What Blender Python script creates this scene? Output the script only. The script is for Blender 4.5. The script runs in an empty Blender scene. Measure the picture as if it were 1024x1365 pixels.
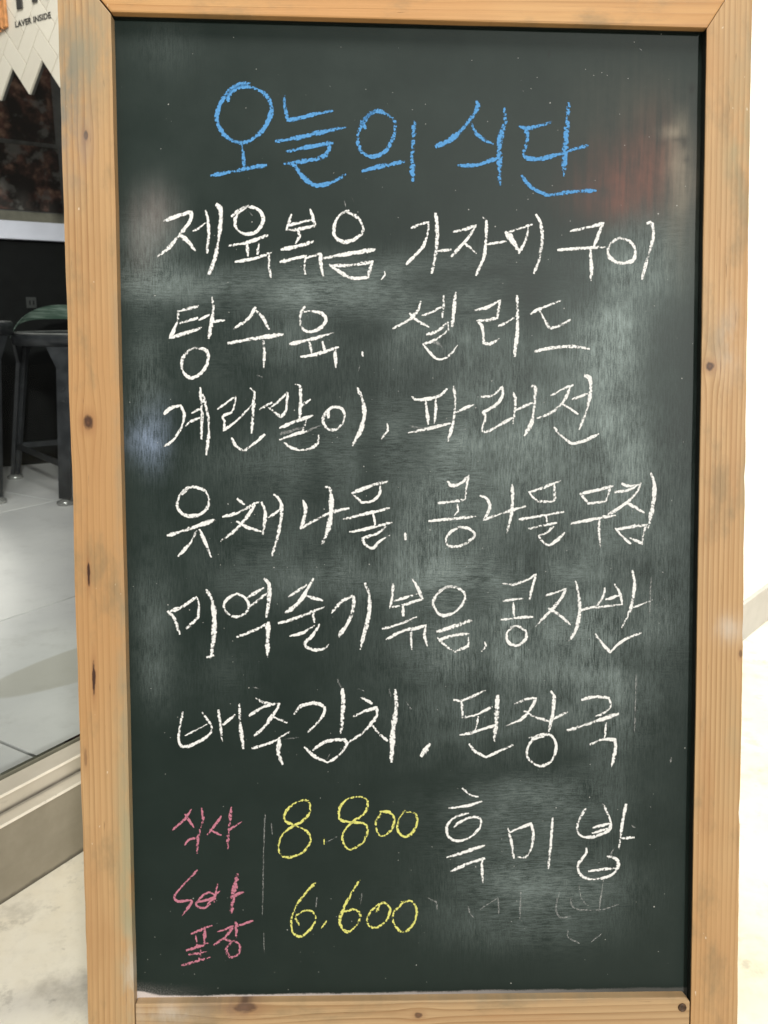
import bpy, bmesh, math, random
from mathutils import Vector, Matrix, Euler
random.seed(7)
R = math.radians
scene = bpy.context.scene
col = scene.collection

# ------------------------------------------------------------------ camera
cam_data = bpy.data.cameras.new('camera'); cam = bpy.data.objects.new('camera', cam_data); col.objects.link(cam)
cam.location = (-0.04553, -0.65251, 0.83511)
cam.rotation_euler = (1.340681, -0.003551, -0.025700)
cam_data.sensor_fit = 'VERTICAL'; cam_data.sensor_height = 36.0
cam_data.lens = 36.0 * 1114.0 / 1365.0
cam_data.dof.use_dof = True; cam_data.dof.focus_distance = 0.87; cam_data.dof.aperture_fstop = 14.0
cam_data.clip_start = 0.02; cam_data.clip_end = 100
scene.camera = cam
scene.render.resolution_x = 768; scene.render.resolution_y = 1024

# ------------------------------------------------------------------ world, lamps, exposure
world = bpy.data.worlds.new('World'); scene.world = world; world.use_nodes = True
bg = world.node_tree.nodes['Background']
bg.inputs['Color'].default_value = (1.0, 0.97, 0.93, 1); bg.inputs['Strength'].default_value = 0.11

def lamp(name, kind, loc, target, power, color, **kw):
    d = bpy.data.lights.new(name, kind); d.energy = power; d.color = color
    for k, v in kw.items(): setattr(d, k, v)
    o = bpy.data.objects.new(name, d); col.objects.link(o); o.location = loc
    o.rotation_euler = (Vector(target) - Vector(loc)).to_track_quat('-Z', 'Y').to_euler()
    return o
# lamp of the mall, to the right of and behind the viewer: it throws the board's shadow on the shop floor
lamp('key_lamp', 'AREA', (4.55, -12.6, 5.65), (0, 0.2, 0.6), 1400, (1.0, 0.965, 0.915), shape='DISK', size=0.9)
# broad ceiling light over the board and the floor in front of it
lamp('ceiling_lamp', 'AREA', (-0.1, -0.75, 3.3), (-0.35, 0.15, 0.0), 56, (1.0, 0.96, 0.89), shape='RECTANGLE', size=1.8, size_y=0.8)
# ceiling spot over the floor to the right
lamp('floor_spot', 'SPOT', (2.1, 0.7, 3.3), (1.7, 1.35, 0), 640, (1.0, 0.97, 0.80), spot_size=R(80), spot_blend=0.6, shadow_soft_size=0.15)
# ceiling light inside the shop
lamp('shop_lamp', 'AREA', (-1.15, 1.35, 2.9), (-1.45, 2.5, 0.4), 25, (1.0, 0.97, 0.935), shape='RECTANGLE', size=0.9, size_y=0.5)
# added unseen spot inside the shop: its cone edge makes the shade line
lamp('shop_downlight', 'SPOT', (-3.24, 0.64, 3.2), (-3.24, 0.64, 0.0), 430, (1.0, 0.95, 0.87), spot_size=R(78), spot_blend=0.06, shadow_soft_size=0.05)

vs = scene.view_settings
scene.display_settings.display_device = 'sRGB'
vs.view_transform = 'Standard'; vs.look = 'None'; vs.exposure = 0.0; vs.gamma = 1.0; vs.use_curve_mapping = False
scene.cycles.max_bounces = 8; scene.cycles.transparent_max_bounces = 24

# ------------------------------------------------------------------ node helper
class V:
    """socket wrapper with arithmetic"""
    def __init__(s, nt, sock): s.nt = nt; s.s = sock
    def _m(s, op, *a):
        n = s.nt.nodes.new('ShaderNodeMath'); n.operation = op
        for i, x in enumerate((s,) + a):
            if isinstance(x, V): s.nt.links.new(x.s, n.inputs[i])
            else: n.inputs[i].default_value = x
        return V(s.nt, n.outputs[0])
    def __add__(s, o): return s._m('ADD', o)
    __radd__ = __add__
    def __sub__(s, o): return s._m('SUBTRACT', o)
    def __rsub__(s, o): return (s * -1.0) + o
    def __mul__(s, o): return s._m('MULTIPLY', o)
    __rmul__ = __mul__
    def __truediv__(s, o): return s._m('DIVIDE', o)
    def fract(s): return s._m('FRACT')
    def abs(s): return s._m('ABSOLUTE')
    def sin(s): return s._m('SINE')
    def pow(s, e): return s._m('POWER', e)
    def exp(s): return s._m('EXPONENT')
    def sqrt(s): return s._m('SQRT')
    def max(s, o): return s._m('MAXIMUM', o)
    def min(s, o): return s._m('MINIMUM', o)
    def clamp(s): return s.max(0.0).min(1.0)
    def step(s, a, b):
        n = s.nt.nodes.new('ShaderNodeMapRange'); n.interpolation_type = 'SMOOTHSTEP'
        s.nt.links.new(s.s, n.inputs[0]); n.inputs[1].default_value = a; n.inputs[2].default_value = b
        return V(s.nt, n.outputs[0])
class Mat:
    def __init__(s, name):
        s.m = bpy.data.materials.new(name); s.m.use_nodes = True; s.nt = s.m.node_tree
        s.b = s.nt.nodes['Principled BSDF']; s.out = s.nt.nodes['Material Output']
    def coord(s, which='Object'):
        n = s.nt.nodes.new('ShaderNodeTexCoord'); x = s.nt.nodes.new('ShaderNodeSeparateXYZ')
        s.nt.links.new(n.outputs[which], x.inputs[0]); return [V(s.nt, o) for o in x.outputs]
    def world(s):
        n = s.nt.nodes.new('ShaderNodeNewGeometry'); x = s.nt.nodes.new('ShaderNodeSeparateXYZ')
        s.nt.links.new(n.outputs['Position'], x.inputs[0]); return [V(s.nt, o) for o in x.outputs]
    def attr(s, name):
        n = s.nt.nodes.new('ShaderNodeAttribute'); n.attribute_name = name; return V(s.nt, n.outputs['Fac'])
    def noise(s, xyz, scale=1.0, detail=3.0, rough=0.55):
        c = s.nt.nodes.new('ShaderNodeCombineXYZ')
        for i, x in enumerate(xyz):
            if isinstance(x, V): s.nt.links.new(x.s, c.inputs[i])
            else: c.inputs[i].default_value = x
        n = s.nt.nodes.new('ShaderNodeTexNoise'); s.nt.links.new(c.outputs[0], n.inputs['Vector'])
        n.inputs['Scale'].default_value = scale; n.inputs['Detail'].default_value = detail; n.inputs['Roughness'].default_value = rough
        return V(s.nt, n.outputs['Fac'])
    def rand(s):
        n = s.nt.nodes.new('ShaderNodeObjectInfo'); return V(s.nt, n.outputs['Random'])
    def mix(s, f, a, b):
        n = s.nt.nodes.new('ShaderNodeMix'); n.data_type = 'RGBA'
        for i, x in ((0, f), (6, a), (7, b)):
            if isinstance(x, V): s.nt.links.new(x.s, n.inputs[i])
            elif isinstance(x, tuple): n.inputs[i].default_value = x if len(x) == 4 else x + (1,)
            else: n.inputs[i].default_value = x
        return V(s.nt, n.outputs[2])
    def set(s, **kw):
        for k, v in kw.items():
            i = s.b.inputs[{'color': 'Base Color', 'rough': 'Roughness', 'metal': 'Metallic', 'alpha': 'Alpha', 'spec': 'Specular IOR Level', 'trans': 'Transmission Weight'}[k]]
            if isinstance(v, V): s.nt.links.new(v.s, i)
            elif isinstance(v, tuple): i.default_value = v + (1,)
            else: i.default_value = v
        return s
    def bump(s, h, dist, strength=1.0):
        n = s.nt.nodes.new('ShaderNodeBump'); s.nt.links.new(h.s, n.inputs['Height'])
        n.inputs['Distance'].default_value = dist; n.inputs['Strength'].default_value = strength
        s.nt.links.new(n.outputs[0], s.b.inputs['Normal']); return s
def blob(x, z, cx, cz, sx, sz):
    dx = (x - cx) / sx; dz = (z - cz) / sz
    return ((dx * dx + dz * dz) * -1.0).exp()
def plain(name, color, rough=0.6, metal=0.0, vary=0.08, scale=18.0, spec=0.5):
    M = Mat(name); x, y, z = M.coord()
    n = M.noise((x, y, z), scale, 5)
    dark = tuple(c * (1 - 2.2 * vary) for c in color); lite = tuple(min(1, c * (1 + 1.2 * vary)) for c in color)
    M.set(color=M.mix(n.step(0.25, 0.75), dark, lite), rough=(n * 0.25 + (rough - 0.12)).clamp(), metal=metal, spec=spec)
    M.bump(n, 0.0006, 0.3)
    return M.m

# ------------------------------------------------------------------ mesh helpers
def tag(o, label=None, cat=None, group=None, kind=None):
    for k, v in (('label', label), ('category', cat), ('group', group), ('kind', kind)):
        if v: o[k] = v
    return o
def empty(name, loc, parent=None, rot=(0, 0, 0)):
    o = bpy.data.objects.new(name, None); col.objects.link(o); o.location = loc; o.rotation_euler = rot
    o.empty_display_size = 0.1; o.parent = parent; return o
def link_bm(name, bm, mat, parent=None, smooth=False):
    me = bpy.data.meshes.new(name); bmesh.ops.recalc_face_normals(bm, faces=bm.faces); bm.to_mesh(me); bm.free()
    for p in me.polygons: p.use_smooth = smooth
    me.materials.append(mat)
    o = bpy.data.objects.new(name, me); col.objects.link(o); o.parent = parent; return o
def prism(bm, pts, a, b, axis='y', bevel=0.0, seg=2):
    """closed polygon pts extruded from a to b along the axis"""
    def P(p, t): return (p[0], t, p[1]) if axis == 'y' else ((p[0], p[1], t) if axis == 'z' else (t, p[0], p[1]))
    va = [bm.verts.new(P(p, a)) for p in pts]; vb = [bm.verts.new(P(p, b)) for p in pts]
    fs = [bm.faces.new(va), bm.faces.new(vb[::-1])]
    n = len(pts)
    for i in range(n): fs.append(bm.faces.new((va[i], vb[i], vb[(i + 1) % n], va[(i + 1) % n])))
    if bevel:
        es = set(e for f in fs for e in f.edges)
        bmesh.ops.bevel(bm, geom=list(es), offset=bevel, segments=seg, profile=0.6, affect='EDGES', clamp_overlap=True)
def box(bm, lo, hi, bevel=0.0):
    prism(bm, [(lo[0], lo[1]), (hi[0], lo[1]), (hi[0], hi[1]), (lo[0], hi[1])], lo[2], hi[2], 'z', bevel)
def lathe(bm, prof, n=48, loc=(0, 0, 0)):
    rings = []
    for r, z in prof:
        if r < 1e-6: rings.append([bm.verts.new((loc[0], loc[1], loc[2] + z))])
        else: rings.append([bm.verts.new((loc[0] + r * math.cos(2 * math.pi * k / n), loc[1] + r * math.sin(2 * math.pi * k / n), loc[2] + z)) for k in range(n)])
    for A, B in zip(rings, rings[1:]):
        for k in range(n):
            q = []
            for v in (A[k % len(A)], A[(k + 1) % len(A)], B[(k + 1) % len(B)], B[k % len(B)]):
                if v not in q: q.append(v)
            if len(q) > 2: bm.faces.new(q)
def bar(bm, p, q, w0, w1, d0, d1, side):
    """tapered flat bar from p to q; side = horizontal direction of its width"""
    p = Vector(p); q = Vector(q); s = Vector(side).normalized(); t = (q - p).normalized().cross(s).normalized()
    A = [bm.verts.new(p + s * (i * w0) + t * (j * d0)) for i, j in ((-1, -1), (1, -1), (1, 1), (-1, 1))]
    B = [bm.verts.new(q + s * (i * w1) + t * (j * d1)) for i, j in ((-1, -1), (1, -1), (1, 1), (-1, 1))]
    bm.faces.new(A[::-1]); bm.faces.new(B)
    for i in range(4): bm.faces.new((A[i], A[(i + 1) % 4], B[(i + 1) % 4], B[i]))

# ------------------------------------------------------------------ directions of the place
U = Vector((math.sin(R(33)), math.cos(R(33)), 0))        # along the shop front
N = Vector((-U.y, U.x, 0))                               # into the shop
P0 = Vector((-0.5355, 0.4683, 0))                        # on the foot of the sill
FRONT = Matrix(((U.x, N.x, 0, P0.x), (U.y, N.y, 0, P0.y), (0, 0, 1, 0), (0, 0, 0, 1)))   # x along the front, y into the shop
IN_Z = 0.12

# ------------------------------------------------------------------ floor outside
M = Mat('stained_concrete'); x, y, z = M.coord()
n1 = M.noise((x, y, z), 3.2, 6, 0.6); n2 = M.noise((x + 5.0, y, z), 9.0, 8, 0.65); n3 = M.noise((x, y + 9.0, z), 55.0, 6, 0.7)
c = M.mix(n1.step(0.35, 0.65), (0.66, 0.60, 0.475), (0.74, 0.71, 0.63))
c = M.mix(n2.step(0.52, 0.70) * 0.6, c, (0.37, 0.34, 0.28))
c = M.mix(M.noise((x, y + 3.0, z), 17.0, 6, 0.7).step(0.56, 0.68) * 0.4, c, (0.28, 0.255, 0.21))
spots = M.noise((x + 2.0, y, z), 26.0, 4, 0.5).step(0.66, 0.74) * n2.step(0.45, 0.6)
c = M.mix(spots * 0.55, c, (0.20, 0.18, 0.15))
c = M.mix(n3.step(0.45, 0.75) * 0.18, c, (0.34, 0.31, 0.26))
M.set(color=c, rough=(n2 * 0.3 + 0.35).clamp()).bump(n3, 0.0006, 0.5)
bm = bmesh.new(); bmesh.ops.create_grid(bm, x_segments=2, y_segments=2, size=14)
tag(link_bm('concrete_floor', bm, M.m), kind='structure')

# ------------------------------------------------------------------ shop floor of large tiles
M = Mat('porcelain_tile'); x, y, z = M.world(); rnd = M.rand()
n1 = M.noise((x + rnd * 7.0, y, z), 2.5, 6, 0.6); n2 = M.noise((x, y, z), 30.0, 5, 0.6)
c = M.mix(n1.step(0.3, 0.7), (0.64, 0.635, 0.64), (0.74, 0.73, 0.725))
c = M.mix(n2.step(0.5, 0.8) * 0.2, c, (0.45, 0.45, 0.44))
c = M.mix(M.noise((x * 3.0, y * 3.0, z), 4.0, 6, 0.7).step(0.52, 0.75) * 0.35, c, (0.42, 0.41, 0.39))
# tan arc of shade, painted into the tile colour
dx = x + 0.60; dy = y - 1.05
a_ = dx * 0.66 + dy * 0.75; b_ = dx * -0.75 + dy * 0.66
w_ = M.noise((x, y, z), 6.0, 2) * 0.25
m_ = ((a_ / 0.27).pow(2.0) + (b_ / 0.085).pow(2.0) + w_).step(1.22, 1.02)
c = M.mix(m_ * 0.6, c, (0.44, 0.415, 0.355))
M.set(color=c, rough=(n1 * 0.2 + 0.25).clamp(), spec=0.4).bump(n2, 0.0003, 0.3)
tilemat = M.m
fl = tag(empty('shop_floor', (0, 0, 0)), kind='structure'); fl.matrix_world = FRONT
bm = bmesh.new(); box(bm, (-4.0, 0.086, 0.03), (6.0, 5.6, IN_Z - 0.006))
link_bm('grout_bed', bm, plain('dark_grout', (0.05, 0.05, 0.048), 0.8), fl)
us = [-2.50, -1.20, 0.10, 1.40, 2.70, 4.0]; ns = [0.088, 0.75, 1.77, 2.79, 3.81, 4.83]
for i in range(len(us) - 1):
    for j in range(len(ns) - 1):
        bm = bmesh.new(); g = 0.003
        box(bm, (us[i] + g, ns[j] + (g if j else 0), IN_Z - 0.02), (us[i + 1] - g, ns[j + 1] - g, IN_Z), 0.001)
        link_bm('floor_tile', bm, tilemat, fl)

# ------------------------------------------------------------------ shop front: brushed sill and glass
def brushed(name, ca, cb, metal):
  M = Mat(name); x, y, z = M.coord()
  n1 = M.noise((x * 2.0, y * 160.0, z * 160.0), 1.0, 4); n2 = M.noise((x, y, z), 5.0, 6, 0.65); n3 = M.noise((x, y, z), 70.0, 4, 0.6)
  c = M.mix(n2.step(0.3, 0.75), ca, cb)
  c = M.mix(n3.step(0.6, 0.8) * n2.step(0.5, 0.7) * 0.4, c, (0.16, 0.14, 0.11))
  groove = blob(y, z, 0.0300, 0.121, 0.0045, 0.004)
  c = M.mix(groove * (n2.step(0.3, 0.55) * 0.5 + 0.4), c, (0.075, 0.065, 0.05))
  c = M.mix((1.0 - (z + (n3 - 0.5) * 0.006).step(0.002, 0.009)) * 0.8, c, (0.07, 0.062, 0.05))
  c = M.mix(M.noise((x * 14.0, y * 40.0, z * 40.0), 1.0, 5, 0.65).step(0.55, 0.75) * 0.3, c, (0.22, 0.20, 0.17))
  M.set(color=c, rough=(n1 * 0.25 + 0.28).clamp(), metal=metal).bump(n1, 0.0004, 0.25)
  return M.m
sillm = brushed('anodised_sill', (0.50, 0.455, 0.375), (0.60, 0.555, 0.475), 0.1)  # lighter copy of the sill metal for its lit tops
platem = brushed('brushed_steel', (0.25, 0.225, 0.175), (0.36, 0.325, 0.265), 0.3)  # darker copy of the same metal for the shaded front face
win = tag(empty('shop_window', (0, 0, 0)), 'low brushed metal sill with glass pane dividing grey tiles from concrete floor', 'window'); win.matrix_world = FRONT
bm = bmesh.new()
prism(bm, [(0.0035, 0.1185), (0.0035, 0.120), (0.0285, 0.120), (0.0295, 0.1185), (0.031, 0.1185), (0.031, 0.147), (0.070, 0.147), (0.072, 0.143), (0.084, 0.143), (0.084, 0.1)], -3.0, 1.9, 'x', 0.0006, 1)
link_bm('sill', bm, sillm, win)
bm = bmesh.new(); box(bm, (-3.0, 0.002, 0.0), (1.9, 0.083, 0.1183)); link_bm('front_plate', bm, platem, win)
highlightm = plain('polished_lip', (0.86, 0.80, 0.70), 0.3, 0.2, 0.05, 40)  # edge highlight put into the pale colour of an added bead
for (n0, z0) in ((0.0020, 0.1202), (0.0310, 0.1470)):
    bm = bmesh.new(); prism(bm, [(n0 - 0.0016, z0 - 0.0022), (n0 + 0.0012, z0 - 0.0022), (n0 + 0.0020, z0 + 0.0002), (n0 + 0.0008, z0 + 0.0012), (n0 - 0.0010, z0 + 0.0006)], -3.0, 1.9, 'x')
    link_bm('lip', bm, highlightm, win)
bm = bmesh.new(); box(bm, (-3.0, 0.073, 0.1435), (1.9, 0.0825, 0.151), 0.001)
link_bm('gasket', bm, plain('olive_gasket', (0.17, 0.165, 0.125), 0.5), win)
M = Mat('clear_glass'); nt = M.nt
fr = nt.nodes.new('ShaderNodeFresnel'); fr.inputs[0].default_value = 1.12
tr = nt.nodes.new('ShaderNodeBsdfTransparent'); tr.inputs[0].default_value = (0.95, 0.97, 0.96, 1)
gl = nt.nodes.new('ShaderNodeBsdfGlossy'); gl.inputs['Roughness'].default_value = 0.02
mx = nt.nodes.new('ShaderNodeMixShader')
nt.links.new(fr.outputs[0], mx.inputs[0]); nt.links.new(tr.outputs[0], mx.inputs[1]); nt.links.new(gl.outputs[0], mx.inputs[2]); nt.links.new(mx.outputs[0], M.out.inputs[0])
bm = bmesh.new(); box(bm, (-3.0, 0.0745, 0.1512), (1.9, 0.0815, 2.9))
link_bm('glass_pane', bm, M.m, win)

# ------------------------------------------------------------------ white wall to the right
WD = Vector((0.676, 0.737, 0)); WN = Vector((-0.737, 0.676, 0)); WP = Vector((0.976, 1.425, 0))
WALL = Matrix(((WD.x, WN.x, 0, WP.x), (WD.y, WN.y, 0, WP.y), (0, 0, 1, 0), (0, 0, 0, 1)))
wall = tag(empty('white_wall', (0, 0, 0)), 'bright white painted wall behind the right edge of the chalkboard', 'wall'); wall.matrix_world = WALL
wallm = plain('white_paint', (0.86, 0.86, 0.85), 0.6, 0, 0.01, 6)
bm = bmesh.new(); box(bm, (-0.62, 0.006, 0.0), (4.2, 0.22, 3.2), 0.004); link_bm('wall_face', bm, wallm, wall)
bm = bmesh.new(); box(bm, (-0.615, -0.006, 0.0), (4.2, 0.006, 0.108), 0.002)
link_bm('baseboard', bm, plain('grey_baseboard', (0.43, 0.41, 0.395), 0.5, 0, 0.05), wall)

# ------------------------------------------------------------------ counter, wall with posters
DV = Vector((math.sin(R(57)), math.cos(R(57)), 0)); MB = Vector((-DV.y, DV.x, 0)); CQ = Vector((-1.79, 3.36, 0))
CNT = Matrix(((DV.x, MB.x, 0, CQ.x), (DV.y, MB.y, 0, CQ.y), (0, 0, 1, 0), (0, 0, 0, 1)))
black = plain('black_laminate', (0.0045, 0.005, 0.0052), 0.6, 0, 0.25, spec=0.12)
cnt = tag(empty('counter', (0, 0, 0)), 'black shop counter with thick pale lavender top behind the stools', 'counter'); cnt.matrix_world = CNT
bm = bmesh.new(); box(bm, (-1.6, 0.0, IN_Z), (2.2, 0.32, 1.172)); link_bm('front_panel', bm, black, cnt)
bm = bmesh.new(); box(bm, (-1.6, -0.04, 1.174), (2.2, 0.345, 1.255), 0.004); link_bm('counter_top', bm, plain('lavender_laminate', (0.72, 0.72, 0.84), 0.35, 0, 0.02), cnt)
bm = bmesh.new(); box(bm, (0.187, -0.008, 0.866), (0.233, -0.0005, 0.917), 0.002)
so = link_bm('socket_plate', bm, plain('grey_plate', (0.035, 0.037, 0.037), 0.5, spec=0.2), cnt)
bm = bmesh.new()
for sx in (0.200, 0.216): box(bm, (sx, -0.0095, 0.882), (sx + 0.006, -0.0078, 0.901))
link_bm('socket_slots', bm, black, so)
pw = tag(empty('dark_wall', (0, 0, 0)), 'dark grey wall panel above the counter, framing two dark posters', 'wall'); pw.matrix_world = CNT
bm = bmesh.new(); box(bm, (-1.6, 0.352, IN_Z), (2.2, 0.42, 3.2)); link_bm('panel', bm, plain('grey_panel', (0.17, 0.166, 0.162), 0.6, 0, 0.15, spec=0.2), pw)
bm = bmesh.new(); box(bm, (-1.6, 0.335, 1.258), (2.2, 0.352, 1.337), 0.003); link_bm('trim', bm, plain('beige_trim', (0.20, 0.185, 0.14), 0.5, 0, 0.12), pw)
def poster(s0, s1, z0, z1, label, seed):
    M = Mat('dark_food_print'); x, y, z = M.coord()
    n1 = M.noise((x * 1.0 + seed, y, z), 9.0, 4, 0.6); n2 = M.noise((x + seed, y + 3.0, z), 26.0, 4, 0.6); n3 = M.noise((x, y + seed, z), 14.0, 3)
    c = M.mix(n1.step(0.45, 0.7), (0.045, 0.038, 0.035), (0.19, 0.095, 0.078))
    c = M.mix(n1.step(0.52, 0.72) * n2.step(0.42, 0.62), c, (0.38, 0.24, 0.17))
    c = M.mix(n3.step(0.54, 0.68) * 0.7, c, (0.22, 0.21, 0.195))
    M.set(color=c, rough=0.5, spec=0.15)
    o = empty('food_poster', (0, 0, 0)); o.matrix_world = CNT @ Matrix.Translation((s0, 0.35, z0))
    bm = bmesh.new(); box(bm, (0, -0.006, 0), (s1 - s0, 0.001, z1 - z0), 0.001); link_bm('print', bm, M.m, o)
    return tag(o, label, 'poster', 'dark food posters over the counter')
poster(-0.55, 0.470, 1.672, 2.02, 'dark food photo poster partly hidden by the zigzag tile edge', 1.3)
poster(-0.55, 0.478, 1.345, 1.652, 'dark food photo poster standing just above the counter trim', 4.1)

# ------------------------------------------------------------------ herringbone tile bulkhead
bh = tag(empty('tiled_bulkhead', (0, 0, 0)), 'hanging white herringbone tile fascia with zigzag lower edge above dark posters', 'tile fascia')
# local x = along N, local z = up, local y = facing out of the shop
BH = Matrix(((N.x, -U.x * -1, 0, P0.x + U.x * 1.5), (N.y, -U.y * -1, 0, P0.y + U.y * 1.5), (0, 0, 1, 0), (0, 0, 0, 1))); bh.matrix_world = BH
M = Mat('glazed_white_tile'); x, y, z = M.world(); rnd = M.rand(); n1 = M.noise((x, y, z), 9.0, 4)
c = M.mix((rnd * 0.7 + n1 * 0.3).clamp(), (0.68, 0.61, 0.52), (0.84, 0.77, 0.67)); M.set(color=c, rough=0.25)
wt = M.m
L_, W_ = 0.123, 0.0612; r2 = math.sqrt(0.5); ZS = 1.2; X0, Z0 = 1.8392, 1.622
def hb(px, pz): return (X0 - (px - pz) * r2, Z0 + (px + pz) * r2 * ZS)
for a in range(0, 5):
    for b in range(-4, 7):
        for k in (0, 1):
            ox, oz = a * W_ + b * L_, a * W_ - b * L_
            g = 0.0012
            q = [(0, 0), (L_, 0), (L_, W_), (0, W_)] if k == 0 else [(L_, W_ - L_), (L_ + W_, W_ - L_), (L_ + W_, W_), (L_, W_)]
            cxq = sum(p[0] for p in q) / 4; czq = sum(p[1] for p in q) / 4
            q = [(ox + p[0] + (g if p[0] < cxq else -g), oz + p[1] + (g if p[1] < czq else -g)) for p in q]
            q = [hb(*p) for p in q]
            if max(p[0] for p in q) < 1.45 or min(p[0] for p in q) > 2.5: continue
            bm = bmesh.new(); d = random.uniform(0, 0.0006)
            prism(bm, q, -0.010 - d, 0.0, 'y', 0.0008, 1); link_bm('tile', bm, wt, bh)
# backing board with the same zigzag
z_ = []
P_ = L_ / r2
k0 = -4
pts = []
for k in range(-4, 8):
    pts.append((X0 - k * P_ , Z0 + 0.004)); pts.append((X0 - (k + 0.5) * P_, Z0 + 0.004 + L_ * r2 * ZS))
lo = [p for p in pts if 1.4 < p[0] < 2.6]
bm = bmesh.new(); prism(bm, lo + [(lo[-1][0], 2.5), (lo[0][0], 2.5)], 0.0003, 0.012, 'y'); link_bm('backing_board', bm, plain('grey_board', (0.06, 0.055, 0.05), 0.7), bh)
for hx in (1.50, 2.45):
    bm = bmesh.new(); box(bm, (hx - 0.008, 0.002, 2.49), (hx + 0.008, 0.012, 3.2)); link_bm('hanger', bm, plain('grey_rod', (0.2, 0.2, 0.2), 0.4), bh)
# lettering
ink = plain('charcoal_letters', (0.06, 0.055, 0.052), 0.5)
big = bmesh.new()
def stem(x, z0, z1, w): box(big, (x - w, -0.0190, z0), (x + w, -0.0112, z1), 0.002)
stem(1.842, 1.906, 2.03, 0.0145); stem(1.757, 1.914, 2.03, 0.0125); stem(1.68, 1.917, 2.03, 0.018)
bm2 = bmesh.new()
box(big, (1.866, -0.0190, 1.952), (1.8566, -0.0112, 2.03)) 
link_bm('large_letters', big, ink, bh)
def text_mesh(body, size):
    cu = bpy.data.curves.new('txt', 'FONT'); cu.body = body; cu.size = size; cu.extrude = 0.0006; cu.offset = 0.0006; cu.space_character = 1.05
    o = bpy.data.objects.new('txt', cu); col.objects.link(o)
    dg = bpy.context.evaluated_depsgraph_get(); me = bpy.data.meshes.new_from_object(o.evaluated_get(dg))
    bpy.data.objects.remove(o); return me
me = text_mesh('LAVER INSIDE', 0.030); me.materials.append(ink)
t = bpy.data.objects.new('small_lettering', me); col.objects.link(t); t.parent = bh
t.location = (1.882, -0.0118, 1.852); t.rotation_euler = (R(90), 0, R(180)); t.scale = (1.06, 1.2, 1)
t.rotation_euler = (R(90), 0, 0); t.scale = (-1.04, 0.92, 1)
og = tag(empty('orange_pennant', (0, 0, 0)), 'orange fringed pennant hanging on the white tiles beside the dark letters', 'pennant'); og.matrix_world = BH @ Matrix.Translation((1.985, -0.022, 0))
om = plain('orange_cloth', (0.62, 0.27, 0.10), 0.7, 0, 0.14, 60)
bm = bmesh.new()
for k in range(7):
    xa = -0.070 + k * 0.021
    prism(bm, [(xa, 1.858 - 0.006 * (k % 3)), (xa + 0.0195, 1.860 - 0.005 * ((k + 1) % 2)), (xa + 0.0205, 2.05), (xa, 2.05)], -0.004 - 0.002 * (k % 2), 0.008, 'y', 0.002, 1)
link_bm('cloth_strips', bm, om, og)

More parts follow.
